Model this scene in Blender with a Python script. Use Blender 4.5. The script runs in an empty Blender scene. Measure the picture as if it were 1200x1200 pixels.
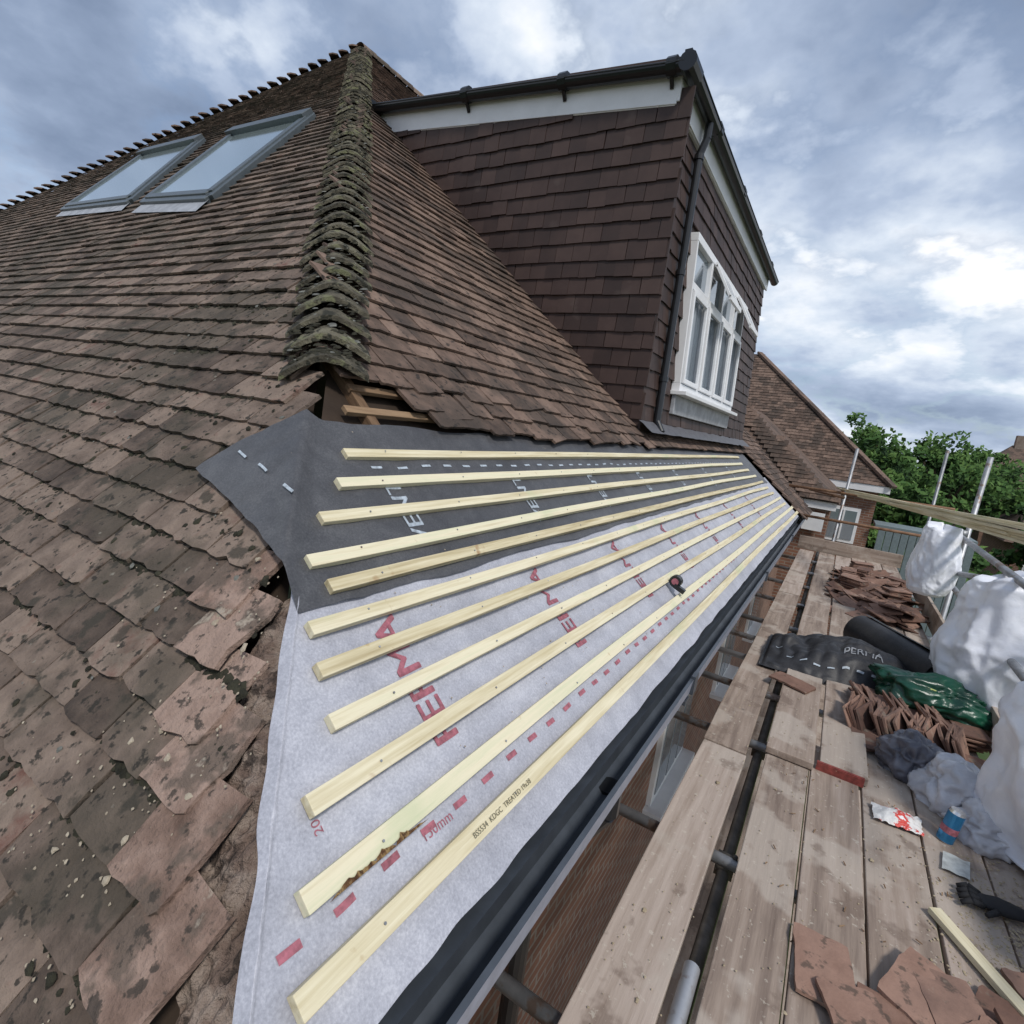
import bpy, math, random
from mathutils import Vector, Matrix, noise
random.seed(7)
V=Vector
scn=bpy.context.scene
scn.view_settings.view_transform='Standard'
scn.view_settings.look='None'
scn.view_settings.exposure=0
COL=bpy.context.collection
U=random.uniform
# ------------------------------------------------------------ materials
def nmat(name):
    m=bpy.data.materials.new(name); m.use_nodes=True; nt=m.node_tree
    return m,nt,nt.nodes['Principled BSDF']
def N(nt,t,**k):
    n=nt.nodes.new(t)
    for a,b in k.items(): setattr(n,a,b)
    return n
def ramp(nt,cols,inp):
    r=N(nt,'ShaderNodeValToRGB'); e=r.color_ramp.elements
    while len(e)<len(cols): e.new(.5)
    for i,(p,c) in enumerate(cols):
        e[i].position=p; e[i].color=(*c,1)
    nt.links.new(inp,r.inputs[0]); return r
def mix(nt,fac,a,b,bt='MIX'):
    m=N(nt,'ShaderNodeMix',data_type='RGBA',blend_type=bt)
    for s,v in ((m.inputs[0],fac),(m.inputs[6],a),(m.inputs[7],b)):
        if hasattr(v,'is_linked') or hasattr(v,'links'): nt.links.new(v,s)
        elif isinstance(v,(int,float)): s.default_value=v
        else: s.default_value=(*v,1)
    return m.outputs[2]
def noi(nt,vec,scale,detail=4,rough=.6,stretch=None):
    if stretch:
        mp=N(nt,'ShaderNodeMapping'); mp.inputs['Scale'].default_value=stretch
        nt.links.new(vec,mp.inputs[0]); vec=mp.outputs[0]
    n=N(nt,'ShaderNodeTexNoise'); n.inputs['Scale'].default_value=scale; n.inputs['Detail'].default_value=detail; n.inputs['Roughness'].default_value=rough
    nt.links.new(vec,n.inputs['Vector']); return n.outputs[0]
def coord(nt,lc):
    if lc:
        a=N(nt,'ShaderNodeAttribute',attribute_name='lc'); return a.outputs['Vector']
    return N(nt,'ShaderNodeTexCoord').outputs['Object']
def math_(nt,op,a,b):
    m=N(nt,'ShaderNodeMath',operation=op)
    for i,v in enumerate((a,b)):
        if isinstance(v,(int,float)): m.inputs[i].default_value=v
        else: nt.links.new(v,m.inputs[i])
    return m.outputs[0]
def gmat(name,cols,scale=8,rough=.85,bump=.3,bdist=.01,lc=False,stretch=None,rnd=.5,spots=(),spec=.3,metal=0):
    m,nt,b=nmat(name); v=coord(nt,lc)
    n=noi(nt,v,scale,5,.62,stretch)
    n2=math_(nt,'ADD',math_(nt,'MULTIPLY',math_(nt,'SUBTRACT',n,.5),1.7),.5)
    at=N(nt,'ShaderNodeAttribute',attribute_name='rnd')
    f=math_(nt,'ADD',math_(nt,'MULTIPLY',n2,1-rnd),math_(nt,'MULTIPLY',at.outputs['Fac'],rnd))
    c=ramp(nt,cols,f).outputs[0]
    for (s,th,col,st) in spots:
        q=noi(nt,v,s,4,.6)
        r=ramp(nt,[(th,(0,0,0)),(th+.06,(st,st,st))],q)
        c=mix(nt,r.outputs[0],c,col)
    nt.links.new(c,b.inputs['Base Color'])
    b.inputs['Roughness'].default_value=rough; b.inputs['Specular IOR Level'].default_value=spec; b.inputs['Metallic'].default_value=metal
    if bump:
        bn=N(nt,'ShaderNodeBump'); bn.inputs['Strength'].default_value=bump; bn.inputs['Distance'].default_value=bdist
        h=noi(nt,v,scale*4,4,.7,stretch)
        nt.links.new(h,bn.inputs['Height']); nt.links.new(bn.outputs[0],b.inputs['Normal'])
    return m
M_tile=gmat('weathered_clay_tile',[(.1,(.042,.032,.027)),(.32,(.092,.068,.054)),(.52,(.155,.115,.092)),(.72,(.225,.17,.135)),(.90,(.135,.066,.052))],10,.94,.85,.010,rnd=.46,
   spots=[(1.9,.52,(.065,.056,.042),.6),(30,.59,(.028,.025,.021),.9),(11,.59,(.042,.038,.03),.8),(17,.68,(.30,.285,.235),.55)])
M_edge=gmat('unweathered_edge_tile',[(.1,(.11,.07,.054)),(.35,(.21,.14,.11)),(.6,(.33,.235,.19)),(.9,(.25,.175,.14))],12,.95,.9,.012,rnd=.4,
   spots=[(7,.53,(.11,.085,.068),.8),(30,.58,(.045,.038,.032),.85),(14,.64,(.42,.36,.29),.7)])
M_tile1=gmat('clay_tile_main_slope',[(.1,(.042,.031,.027)),(.35,(.098,.068,.053)),(.6,(.165,.112,.087)),(.9,(.24,.168,.13))],10,.93,.7,.009,rnd=.5,
   spots=[(1.4,.52,(.055,.044,.037),.65),(24,.59,(.03,.026,.023),.85),(8,.62,(.045,.036,.03),.7)])
M_bonnet=gmat('mossy_bonnet_tile',[(.1,(.035,.032,.024)),(.4,(.085,.075,.055)),(.65,(.15,.135,.095)),(.9,(.22,.205,.15))],16,.96,1.0,.015,rnd=.3,
   spots=[(20,.52,(.028,.028,.021),.9),(9,.58,(.20,.205,.11),.65),(26,.64,(.32,.32,.27),.6)])
M_tilenew=gmat('loose_clay_tile',[(.1,(.10,.058,.047)),(.4,(.20,.115,.085)),(.65,(.30,.185,.14)),(.9,(.16,.10,.08))],7,.9,.6,.006,rnd=.6,spots=[(18,.57,(.07,.055,.045),.7),(9,.62,(.34,.27,.21),.5)])
M_hung=gmat('dark_brown_hanging_tile',[(.1,(.030,.018,.015)),(.5,(.048,.028,.023)),(.9,(.072,.044,.036))],5,.6,.25,.004,rnd=.5,spots=[(3,.64,(.095,.07,.06),.35)],spec=.4)
M_batten=gmat('treated_softwood',[(.12,(.36,.285,.155)),(.38,(.57,.495,.32)),(.62,(.72,.655,.475)),(.92,(.58,.58,.39))],3,.8,.45,.002,lc=True,stretch=(.8,18,18),rnd=.36,spots=[(5,.69,(.30,.16,.07),.85),(1.5,.60,(.47,.52,.32),.5),(11,.68,(.40,.28,.14),.6)])
M_batten_bark=gmat('batten_bark_edge',[(.25,(.05,.025,.015)),(.45,(.16,.08,.035)),(.6,(.38,.25,.11)),(.75,(.08,.04,.02))],9,.95,1,.01,lc=True,stretch=(2,5,5),rnd=.1)
M_board=gmat('scaffold_board_wood',[(.1,(.15,.11,.09)),(.4,(.30,.235,.19)),(.65,(.41,.335,.285)),(.9,(.50,.42,.36))],2.2,.92,.5,.004,lc=True,stretch=(.7,10,10),rnd=.35,spots=[(2.1,.53,(.44,.38,.325),.65),(5,.58,(.16,.115,.09),.6),(40,.62,(.55,.5,.42),.5)])
M_void=gmat('roof_void_shade',[(.2,(.02,.014,.01)),(.8,(.06,.04,.028))],6,.95,.2)  # near-black: shade of the open roof void put into the colour
M_old=gmat('old_batten_wood',[(.2,(.12,.07,.04)),(.8,(.3,.2,.12))],6,.95,.3,lc=True,stretch=(1,8,8))
def felt(name,cols,rough,spec=.5):
    m,nt,b=nmat(name); v=coord(nt,False)
    a=noi(nt,v,3,4,.6); f=noi(nt,v,160,2,.7); s=noi(nt,v,14,4,.7)
    g=math_(nt,'ADD',math_(nt,'MULTIPLY',a,.3),math_(nt,'ADD',math_(nt,'MULTIPLY',f,.4),math_(nt,'MULTIPLY',s,.3)))
    c=ramp(nt,cols,g).outputs[0]; nt.links.new(c,b.inputs['Base Color']); b.inputs['Roughness'].default_value=rough; b.inputs['Specular IOR Level'].default_value=spec
    bn=N(nt,'ShaderNodeBump'); bn.inputs['Strength'].default_value=.35; bn.inputs['Distance'].default_value=.004
    nt.links.new(math_(nt,'ADD',s,math_(nt,'MULTIPLY',f,.3)),bn.inputs['Height']); nt.links.new(bn.outputs[0],b.inputs['Normal'])
    return m
M_feltL=felt('light_grey_membrane',[(.36,(.28,.285,.325)),(.5,(.385,.39,.44)),(.62,(.50,.505,.555))],.48)
M_feltD=felt('dark_grey_membrane',[(.36,(.045,.045,.049)),(.5,(.07,.07,.075)),(.62,(.105,.105,.11))],.45)
M_feltR=felt('dark_membrane_roll',[(.36,(.018,.018,.02)),(.5,(.03,.03,.033)),(.62,(.05,.05,.053))],.5,.3)
def plain(name,col,rough=.5,metal=0,bump=0,spec=.5,var=.15,scale=20):
    c0=tuple(x*(1-var) for x in col); c1=tuple(min(1,x*(1+var)) for x in col)
    return gmat(name,[(.2,c0),(.8,c1)],scale,rough,bump,.004,rnd=.1,spec=spec,metal=metal)
M_red=plain('red_print',(.33,.11,.14),.6,var=.4,scale=60); M_wht=plain('pale_print',(.38,.43,.48),.6,var=.35,scale=60); M_blk=plain('black_print',(.12,.11,.07),.7)
M_gut=plain('anthracite_gutter',(.055,.064,.078),.38,bump=.1,var=.25,scale=8); M_lip_sheen=plain('gutter_front_sky_sheen',(.27,.29,.35),.4)  # pale front face: sky reflection put into the gutter's colour
M_pvc=plain('black_plastic',(.012,.013,.015),.3); M_white=plain('white_upvc',(.76,.76,.77),.35,var=.07,scale=4)
M_lead=plain('lead_flashing',(.3,.31,.33),.5,bump=.3,var=.3,scale=9)
M_tube=gmat('galvanised_tube',[(.2,(.20,.21,.22)),(.6,(.38,.39,.41)),(.9,(.5,.5,.51))],7,.5,.2,.002,rnd=.3,metal=.65,spots=[(9,.56,(.2,.13,.09),.75)])
M_tubed=gmat('dirty_tube',[(.2,(.05,.045,.04)),(.6,(.11,.095,.08)),(.9,(.2,.18,.16))],9,.7,.3,.002,rnd=.3,metal=.2)
M_rust=gmat('rusty_tube',[(.2,(.12,.06,.035)),(.8,(.3,.18,.11))],9,.8,.3,rnd=.2)
M_frame=plain('grey_aluminium_frame',(.075,.09,.10),.4)
M_moss=gmat('moss',[(.2,(.018,.017,.012)),(.8,(.055,.052,.034))],40,1,.8,.01,rnd=.4)
M_mortar=gmat('mortar_crumb',[(.2,(.26,.21,.155)),(.8,(.46,.40,.31))],30,.95,.5,rnd=.3)
M_sand=gmat('sand_dust',[(.2,(.3,.24,.16)),(.8,(.5,.42,.29))],30,.95,.5,rnd=.3)
M_bed=gmat('old_mortar_bedding',[(.1,(.07,.05,.04)),(.4,(.17,.12,.095)),(.6,(.28,.22,.18)),(.9,(.12,.08,.06))],14,.97,1,.02,rnd=.1,spots=[(20,.55,(.04,.03,.025),.85)])
M_lichen=gmat('grey_lichen',[(.2,(.09,.092,.085)),(.8,(.22,.22,.195))],40,1,.6,rnd=.3)
m,nt,b=nmat('window_glass'); b.inputs['Base Color'].default_value=(.30,.35,.40,1); b.inputs['Roughness'].default_value=.06; b.inputs['Metallic'].default_value=.55; M_glass=m
m,nt,b=nmat('roof_window_glass'); b.inputs['Base Color'].default_value=(.60,.70,.70,1); b.inputs['Roughness'].default_value=.08; b.inputs['Metallic'].default_value=.8; M_rglass=m
def plastic(name,c0,c1,rough,scale=6):
    return gmat(name,[(.3,c0),(.7,c1)],scale,rough,.4,.008,rnd=.1,spec=.5)
M_sack=plastic('white_rubble_sack',(.76,.78,.85),(.88,.89,.93),.36,5)
M_green=plastic('green_plastic_bag',(.004,.035,.02),(.008,.075,.042),.28)
M_bagc=plastic('clear_carrier_bag',(.5,.5,.53),(.75,.75,.78),.22)
M_greyb=plastic('grey_carrier_bag',(.09,.09,.11),(.18,.18,.21),.3)
m,nt,b=nmat('brick_wall')
v=coord(nt,True); bt=N(nt,'ShaderNodeTexBrick'); nt.links.new(v,bt.inputs['Vector'])
bt.inputs['Color1'].default_value=(.22,.085,.05,1); bt.inputs['Color2'].default_value=(.33,.15,.09,1); bt.inputs['Mortar'].default_value=(.36,.31,.26,1)
bt.inputs['Scale'].default_value=1; bt.inputs['Brick Width'].default_value=.225; bt.inputs['Row Height'].default_value=.075; bt.inputs['Mortar Size'].default_value=.011
q=noi(nt,v,3,5,.6); c=mix(nt,q,bt.outputs[0],(.12,.07,.05),'MIX'); nt.links.new(c,b.inputs['Base Color']); b.inputs['Roughness'].default_value=.9
bn=N(nt,'ShaderNodeBump'); bn.inputs['Strength'].default_value=.5; bn.inputs['Distance'].default_value=.01; bn.invert=True
nt.links.new(bt.outputs['Fac'],bn.inputs['Height']); nt.links.new(bn.outputs[0],b.inputs['Normal']); M_brick=m
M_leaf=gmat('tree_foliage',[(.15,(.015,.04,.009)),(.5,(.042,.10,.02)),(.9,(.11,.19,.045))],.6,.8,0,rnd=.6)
M_trunk=gmat('bark',[(.2,(.04,.03,.02)),(.8,(.12,.09,.06))],4,.95,.6)
M_ground=gmat('grass_ground',[(.2,(.03,.05,.015)),(.5,(.05,.08,.025)),(.8,(.1,.1,.05))],.25,.95,.2,rnd=0)
M_shed=plain('grey_cladding',(.16,.2,.21),.6)
# ------------------------------------------------------------ builders
class B:
    def __init__(s): s.v=[];s.f=[];s.r=[];s.l=[];s.mi=[]
    def poly(s,pts,rnd=.5,lc=None,mi=0):
        n=len(s.v); s.v+= [tuple(p) for p in pts]; s.r+=[rnd]*len(pts); s.l+=(lc or [tuple(p) for p in pts]); s.f.append(tuple(range(n,n+len(pts)))); s.mi.append(mi)
    def box(s,c,ax,ay,az,rnd=None,mi=0,jit=0):
        if rnd is None: rnd=random.random()
        c=V(c);ax=V(ax);ay=V(ay);az=V(az);n=len(s.v);off=U(0,50)
        lx,ly,lz=ax.length,ay.length,az.length
        for i in (-1,1):
            for j in (-1,1):
                for k in (-1,1):
                    p=c+ax*i+ay*j+az*k
                    if jit: p=p+V((U(-jit,jit),U(-jit,jit),U(-jit,jit)))
                    s.v.append(tuple(p)); s.r.append(rnd); s.l.append((lx*i+off,ly*j+off*.37,lz*k+off*.11))
        for f in ((0,1,3,2),(4,6,7,5),(0,4,5,1),(2,3,7,6),(0,2,6,4),(1,5,7,3)):
            s.f.append(tuple(n+i for i in f)); s.mi.append(mi)
    def bar(s,p0,p1,w,h,up=(0,0,1),rnd=None,mi=0,seg=1,jit=0,wob=0):
        p0=V(p0);p1=V(p1);d=(p1-p0);L=d.length;d.normalize();u=V(up);sd=d.cross(u).normalized();u=sd.cross(d).normalized()
        if rnd is None: rnd=random.random()
        off=U(0,50);n0=len(s.v);prev=None
        for i in range(seg+1):
            t=i/seg;p=p0+d*(L*t)
            if wob: p=p+sd*wob*noise.noise(V((t*3+off,0,0)))+u*wob*.5*noise.noise(V((t*3+off,5,0)))
            base=len(s.v)
            for a,b_ in ((-1,-1),(1,-1),(1,1),(-1,1)):
                s.v.append(tuple(p+sd*a*w/2+u*b_*h/2)); s.r.append(rnd); s.l.append((L*t+off,a*w/2+off*.37,b_*h/2+off*.11))
            if i:
                for k in range(4):
                    s.f.append((prev+k,prev+(k+1)%4,base+(k+1)%4,base+k)); s.mi.append(mi)
            prev=base
        s.f.append((n0+3,n0+2,n0+1,n0)); s.mi.append(mi); s.f.append((prev,prev+1,prev+2,prev+3)); s.mi.append(mi)
    def tube(s,p0,p1,r,n=12,rnd=None,mi=0,cap=True,r1=None):
        p0=V(p0);p1=V(p1);d=(p1-p0).normalized();a=d.orthogonal().normalized();b_=d.cross(a)
        if rnd is None: rnd=random.random()
        if r1 is None: r1=r
        o=len(s.v)
        for p,rr in ((p0,r),(p1,r1)):
            for i in range(n):
                t=2*math.pi*i/n; q=p+(a*math.cos(t)+b_*math.sin(t))*rr; s.v.append(tuple(q)); s.r.append(rnd); s.l.append(tuple(q))
        for i in range(n):
            j=(i+1)%n; s.f.append((o+i,o+j,o+n+j,o+n+i)); s.mi.append(mi)
        if cap:
            s.f.append(tuple(o+i for i in range(n))[::-1]); s.mi.append(mi); s.f.append(tuple(o+n+i for i in range(n))); s.mi.append(mi)
    def grid(s,fn,nu,nv,rnd=.5,mi=0,lcf=None):
        o=len(s.v)
        for j in range(nv+1):
            for i in range(nu+1):
                p=fn(i/nu,j/nv); s.v.append(tuple(p)); s.r.append(rnd); s.l.append(tuple(lcf(i/nu,j/nv)) if lcf else tuple(p))
        for j in range(nv):
            for i in range(nu):
                a=o+j*(nu+1)+i; s.f.append((a,a+1,a+nu+2,a+nu+1)); s.mi.append(mi)
    def make(s,name,mats,parent=None,smooth=False,bevel=0,fix=True):
        import bmesh
        me=bpy.data.meshes.new(name); me.from_pydata(s.v,[],s.f)
        a=me.attributes.new('rnd','FLOAT','POINT'); a.data.foreach_set('value',s.r)
        a=me.attributes.new('lc','FLOAT_VECTOR','POINT'); a.data.foreach_set('vector',[x for p in s.l for x in p])
        if not isinstance(mats,(list,tuple)): mats=[mats]
        for m_ in mats: me.materials.append(m_)
        me.polygons.foreach_set('material_index',s.mi)
        if smooth: me.polygons.foreach_set('use_smooth',[True]*len(s.f))
        if fix:
            bm=bmesh.new(); bm.from_mesh(me); bmesh.ops.recalc_face_normals(bm,faces=bm.faces); bm.to_mesh(me); bm.free()
        me.update(); ob=bpy.data.objects.new(name,me); COL.objects.link(ob)
        if parent: ob.parent=parent
        if bevel:
            mo=ob.modifiers.new('bevel','BEVEL'); mo.width=bevel; mo.segments=2; mo.limit_method='ANGLE'
        return ob
def empty(name):
    e=bpy.data.objects.new(name,None); COL.objects.link(e); return e
def text(body,size,fn,mat,parent=None,name='lettering',bold=0):
    """lettering laid on a surface: fn(x,y)->world point; bold = number of extra offset strokes"""
    import bmesh
    for sx_,sy_ in [(0,0),(.022,.0),(.011,.02),(.033,.02)][:1+bold]:
        cu=bpy.data.curves.new(name,'FONT'); cu.body=body; cu.size=size; cu.resolution_u=3
        t=bpy.data.objects.new(name,cu); COL.objects.link(t); bpy.context.view_layer.update()
        me=bpy.data.meshes.new_from_object(t); bpy.data.objects.remove(t)
        bm=bmesh.new(); bm.from_mesh(me); bmesh.ops.triangulate(bm,faces=bm.faces)
        for k in range(2):
            es=[e for e in bm.edges if e.calc_length()>size*.28]
            if es: bmesh.ops.subdivide_edges(bm,edges=es,cuts=1); bmesh.ops.triangulate(bm,faces=bm.faces)
        for v in bm.verts: v.co=V(fn(v.co.x+sx_*size,v.co.y+sy_*size))+V((0,0,.0006*(sx_*90)))
        bm.to_mesh(me); bm.free(); me.materials.clear(); me.materials.append(mat)
        ob=bpy.data.objects.new(name,me); COL.objects.link(ob); ob.parent=parent
    return ob
CAM=V((0,0,1.58))
house=empty('brick_house')
def z1(x): return .5+.87*(-x-.386)
def z2(y): return .5+1.036*(y-.24)
def hipY(x): return .24+.84*(-x-.386)
n1=V((.87,0,1)).normalized(); u1=V((-1,0,.87)).normalized()
n2=V((0,-1.036,1)).normalized(); u2=V((0,1,1.036)).normalized()
def tiles(b,org,ud,vd,nd,urange,vrange,test,gauge=.125,width=.2,near=3.2,jit=.004,base=.0,thick=.014,tail=.034,rot=.012,proud=1.0,clampu=None):
    org=V(org);ud=V(ud).normalized();vd=V(vd).normalized();nd=V(nd).normalized()
    L=gauge+.085; nv=int((vrange[1]-vrange[0])/gauge); nu=int((urange[1]-urange[0])/width)+1
    sl=(thick+.002)/gauge
    for j in range(nv):
        v0=vrange[0]+j*gauge; wob=.006*math.sin(j*1.7)
        for i in range(-1,nu+1):
            u0=urange[0]+(i+(.5 if j%2 else 0))*width+U(-.003,.003)
            cc=u0+width/2
            if clampu:
                if u0+width<clampu[0]+.02 or u0>clampu[1]-.02: continue
                cc=min(max(cc,clampu[0]+.03),clampu[1]-.03)
            c=org+ud*cc+vd*(v0+gauge*.5)
            k=test(c)
            if not k: continue
            rnd=random.random(); th=random.gauss(0,rot); dv=random.gauss(0,jit); lift=abs(random.gauss(0,.003))*proud
            if k>=2: th=random.gauss(0,rot*5); dv=random.gauss(0,.014)
            mi=1 if k==3 else 0
            if k==3: lift+=U(0,.008)
            w2=width/2-.002; cu=u0+width/2; ct,st=math.cos(th),math.sin(th)
            dn=(c-CAM).length<near
            nx,ny=(6,4) if dn else (1,1)
            o=len(b.v); sd=U(0,99)
            for layer in (0,1):
                for jj in range(ny+1):
                    for ii in range(nx+1):
                        x=-w2+2*w2*ii/nx; y=L*jj/ny; w=tail+lift-sl*y-(thick if layer==0 else 0)
                        if dn:
                            q=V((x*9+sd,y*9,0)); w+=.0035*noise.noise(q)+.003*noise.noise(q*4)- .003*(x/w2)**2
                            if jj==0: y+=.008*noise.noise(V((x*22+sd,3,0)))+(.018*max(0,noise.noise(V((x*40+sd,8,0)))-.12))
                            if ii in(0,nx): x*=1-.02*abs(noise.noise(V((y*30+sd,ii,0))))
                            if k==3 and ii==nx: x+=.03*noise.noise(V((y*18+sd,ii,0)))-.012
                            if jj==0 and ii in (0,nx): y+=U(0,.009)
                            if layer==1 and (jj==0): w-=.002
                        uu=cu+x*ct-y*st
                        if clampu: uu=min(max(uu,clampu[0]),clampu[1])
                        p=org+ud*uu+vd*(v0+dv+wob+x*st+y*ct)+nd*(w+base)
                        b.v.append(tuple(p)); b.r.append(rnd); b.l.append((x+sd,y,w))
            G=(nx+1)*(ny+1)
            for jj in range(ny):
                for ii in range(nx):
                    a=o+G+jj*(nx+1)+ii; b.f.append((a,a+1,a+nx+2,a+nx+1)); b.mi.append(mi)
            for ii in range(nx): a=o+ii; b.f.append((a,a+1,a+G+1,a+G)); b.mi.append(mi)
            for jj in range(ny):
                a=o+jj*(nx+1); b.f.append((a+nx+1,a,a+G,a+G+nx+1)); b.mi.append(mi)
                a=o+jj*(nx+1)+nx; b.f.append((a,a+nx+1,a+G+nx+1,a+G)); b.mi.append(mi)
LH0=(-8.2,6.8); LH1=(-14.02,3.68)
def leftH(x): return LH0[1]+(x-LH0[0])*(LH0[1]-LH1[1])/(LH0[0]-LH1[0])
W1=[(-4.98,2.69),(-5.5,4.02),(-7.2,4.16),(-6.52,2.86)]
W2=[(-7.0,2.93),(-8.15,4.27),(-10.1,4.42),(-9.25,3.10)]
def inq(x,y,q):
    s=None
    for i in range(4):
        ax,ay=q[i];bx,by=q[(i+1)%4]
        cr=(bx-ax)*(y-ay)-(by-ay)*(x-ax)
        if s is None: s=cr>0
        elif (cr>0)!=s: return False
    return True
def t2(c):
    x,y=c.x,c.y
    if y>hipY(x)-.03: return 0
    if x<LH0[0] and y>leftH(x)+.0: return 0
    if inq(x,y,W1) or inq(x,y,W2): return 0
    if -1.60<x<=-1.28 and y>hipY(x)-.20: return 0
    if x>-1.30:
        if y>hipY(x)-.105: return 0
        if x>-.78+(y-.3)*.4 and y<.5: return 0
        if y>hipY(x)-.235: return 3
        if y>hipY(x)-.33: return 2
    return 1
b=B(); tiles(b,(0,.24,.5),(1,0,0),u2,n2,(-20.4,-.3),(-.25,9.6),t2,gauge=.118,width=.185,near=3.6,thick=.015,tail=.038)
b.make('roof_tiles_hip_end',[M_tile,M_edge],house,fix=False)
def t1(c):
    x,y=c.x,c.y
    if y<hipY(x)+.03 or x<-8.15: return 0
    if y>10.35:
        if y>12.3+max(0,(-x-.6))*.75: return 0
        return 1
    if x>-1.50: return 0
    if y<1.78 and x>-1.66: return 0
    if x>-5.35 and y>4.80: return 0 if x<-1.72 else 1
    if x>-1.8: return 2
    return 1
b=B(); tiles(b,(-.386,0,.5),(0,1,0),u1,n1,(.2,18),(-.03,10.4),t1,near=3.0,rot=.016)
b.make('roof_tiles_main_slope',M_tile1,house,fix=False)
b=B()
def P1(x,y,w=0): return V((x,y,z1(x)))+n1*w
def P2(x,y,w=0): return V((x,y,z2(y)))+n2*w
b.poly([P1(-.45,12.2,-.06),P1(-8.2,12.2,-.06),P1(-8.2,6.9,-.06),P1(-.45,.32,-.06)])
b.poly([P2(-.5,.24,-.06),P2(-8.2,6.8,-.06),P2(-14.02,3.68,-.06),P2(-20.3,.31,-.06),P2(-20.3,.24,-.06)])
b.poly([(-8.2,6.8,7.25),(-8.2,18,7.25),(-20,18,0),(-20.3,.3,.5),(-14.02,3.68,4.0)])
b.make('roof_deck',M_void,house)  # dark sheet standing in for the shaded void where tiles are missing
b=B()
b.bar(P1(-1.585,1.36,-.02),P1(-1.585,2.0,-.02),.036,.02,n1); b.bar(P1(-1.68,1.45,-.02),P1(-1.68,2.0,-.02),.036,.02,n1)
b.bar(P1(-1.52,1.48,-.045),P1(-1.9,1.48,-.045),.045,.05,n1);
b.bar(P2(-.84,.33,-.02),P2(-1.3,.33,-.02),.035,.02,n2); b.bar(P2(-.88,.44,-.02),P2(-1.4,.44,-.02),.035,.02,n2)
b.make('old_battens',M_old,house,bevel=.002)
b=B()
def bed(u,v):
    x=-.60-.50*u; y=hipY(x)-.03-.15*v; return P2(x,y,-.018+.010*math.sin(math.pi*min(1,v*1.3))+.018*noise.noise(V((x*22,y*22,1)))+.014*noise.noise(V((x*60,y*60,1)))-.02*(1 if v>.95 or v<.02 else 0))
b.grid(bed,110,26); b.make('mortar_bedding',M_bed,house,False)
def bonnets(b,x0,x1,step,hy,zz,s,mR,mL,w=.15,lift=.055):
    n=int(abs(x1-x0)/step)
    p=lambda x:V((x,hy(x),zz(x)))
    hd=(p(x1)-p(x0)).normalized(); s=V(s).normalized()
    for k in range(n):
        x=x0+(x1-x0)*k/n; a=p(x); rnd=random.random(); o=len(b.v); K=12; sk=U(-.03,.03); ww=w*U(.9,1.06); wl=U(-.008,.012)
        for layer in (0,1):
            for e in (0,1,2):
                sc=(1,.95,.8)[e]; lf=(lift,lift-.014,lift-.05)[e]+wl-(.021 if layer==0 else 0)
                for i in range(K+1):
                    d=(i/K*2-1)*ww*sc; m_=mR if d>0 else mL
                    z=lf-(math.sqrt((m_*d)**2+.045**2)-.045)*1.12
                    pos=a+hd*(.0+e*.085+ (.018*(abs(i/K*2-1)**2) if e==0 else 0)+sk*d*4)+s*d+V((0,0,z))
                    b.v.append(tuple(pos+V((.004*noise.noise(pos*33),.004*noise.noise(pos*29),.007*noise.noise(pos*24))))); b.r.append(rnd); b.l.append(tuple(pos))
        G=3*(K+1)
        for e in range(2):
            for i in range(K):
                q=o+G+e*(K+1)+i; b.f.append((q,q+1,q+K+2,q+K+1)); b.mi.append(0)
        for i in range(K): q=o+i; b.f.append((q,q+1,q+G+1,q+G)); b.mi.append(0)
        for e in range(2):
            for i in (0,K):
                q=o+e*(K+1)+i; b.f.append((q,q+K+1,q+K+1+G,q+G)); b.mi.append(0)
b=B(); bonnets(b,-1.70,-8.2,.10,hipY,z1,(.84,1,0),.56,.80,w=.175,lift=.078)
b.make('hip_bonnet_tiles',M_bonnet,house,fix=False)
b=B(); bonnets(b,-20.2,-8.2,.15,leftH,lambda x:z2(leftH(x)),(-.47,.88,0),.5,.3,w=.16,lift=.07)
b.make('far_hip_bonnet_tiles',M_tile1,house,fix=False)
b=B()
for k in range(36):
    y=6.75+k*.3
    def f(u,v,y=y):
        t=math.pi*u; return V((-8.2-.13*math.cos(t),y+.3*v,7.26+.13*math.sin(t)+.01*v))
    b.grid(f,8,1,random.random())
b.make('ridge_tiles',M_tile,house)
def lump(b,c,nd,r,rnd):
    t=nd.orthogonal().normalized(); s=nd.cross(t); o=len(b.v); K=7; sd=U(0,99)
    for ring,(rr,hh) in enumerate(((1,.0),(.75,.35),(.3,.5))):
        for i in range(K):
            a=2*math.pi*i/K; q=r*rr*(1+.8*noise.noise(V((math.cos(a)*1.5+sd,math.sin(a)*1.5,0))))
            b.v.append(tuple(c+t*math.cos(a)*q+s*math.sin(a)*q+nd*(r*hh*.8))); b.r.append(rnd); b.l.append((q,a,ring))
    for ring in range(2):
        for i in range(K):
            j=(i+1)%K; b.f.append((o+ring*K+i,o+ring*K+j,o+ring*K+K+j,o+ring*K+K+i)); b.mi.append(0)
    b.f.append(tuple(o+2*K+i for i in range(K))); b.mi.append(0)
bm_,bl_,bc_=B(),B(),B()
for k in range(14000):
    x=-U(.8,1)*.9-abs(random.gauss(0,1.4)); row=int(U(0,26)); s=row*.118-.25+random.gauss(0,.007); y=.24+s*u2.y
    if y>hipY(x)-.10: continue
    if noise.noise(V((x*2.5,y*5,3)))<-.02: continue
    lump(bm_,P2(x,y,.020),n2,U(.004,.014),random.random())
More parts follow.
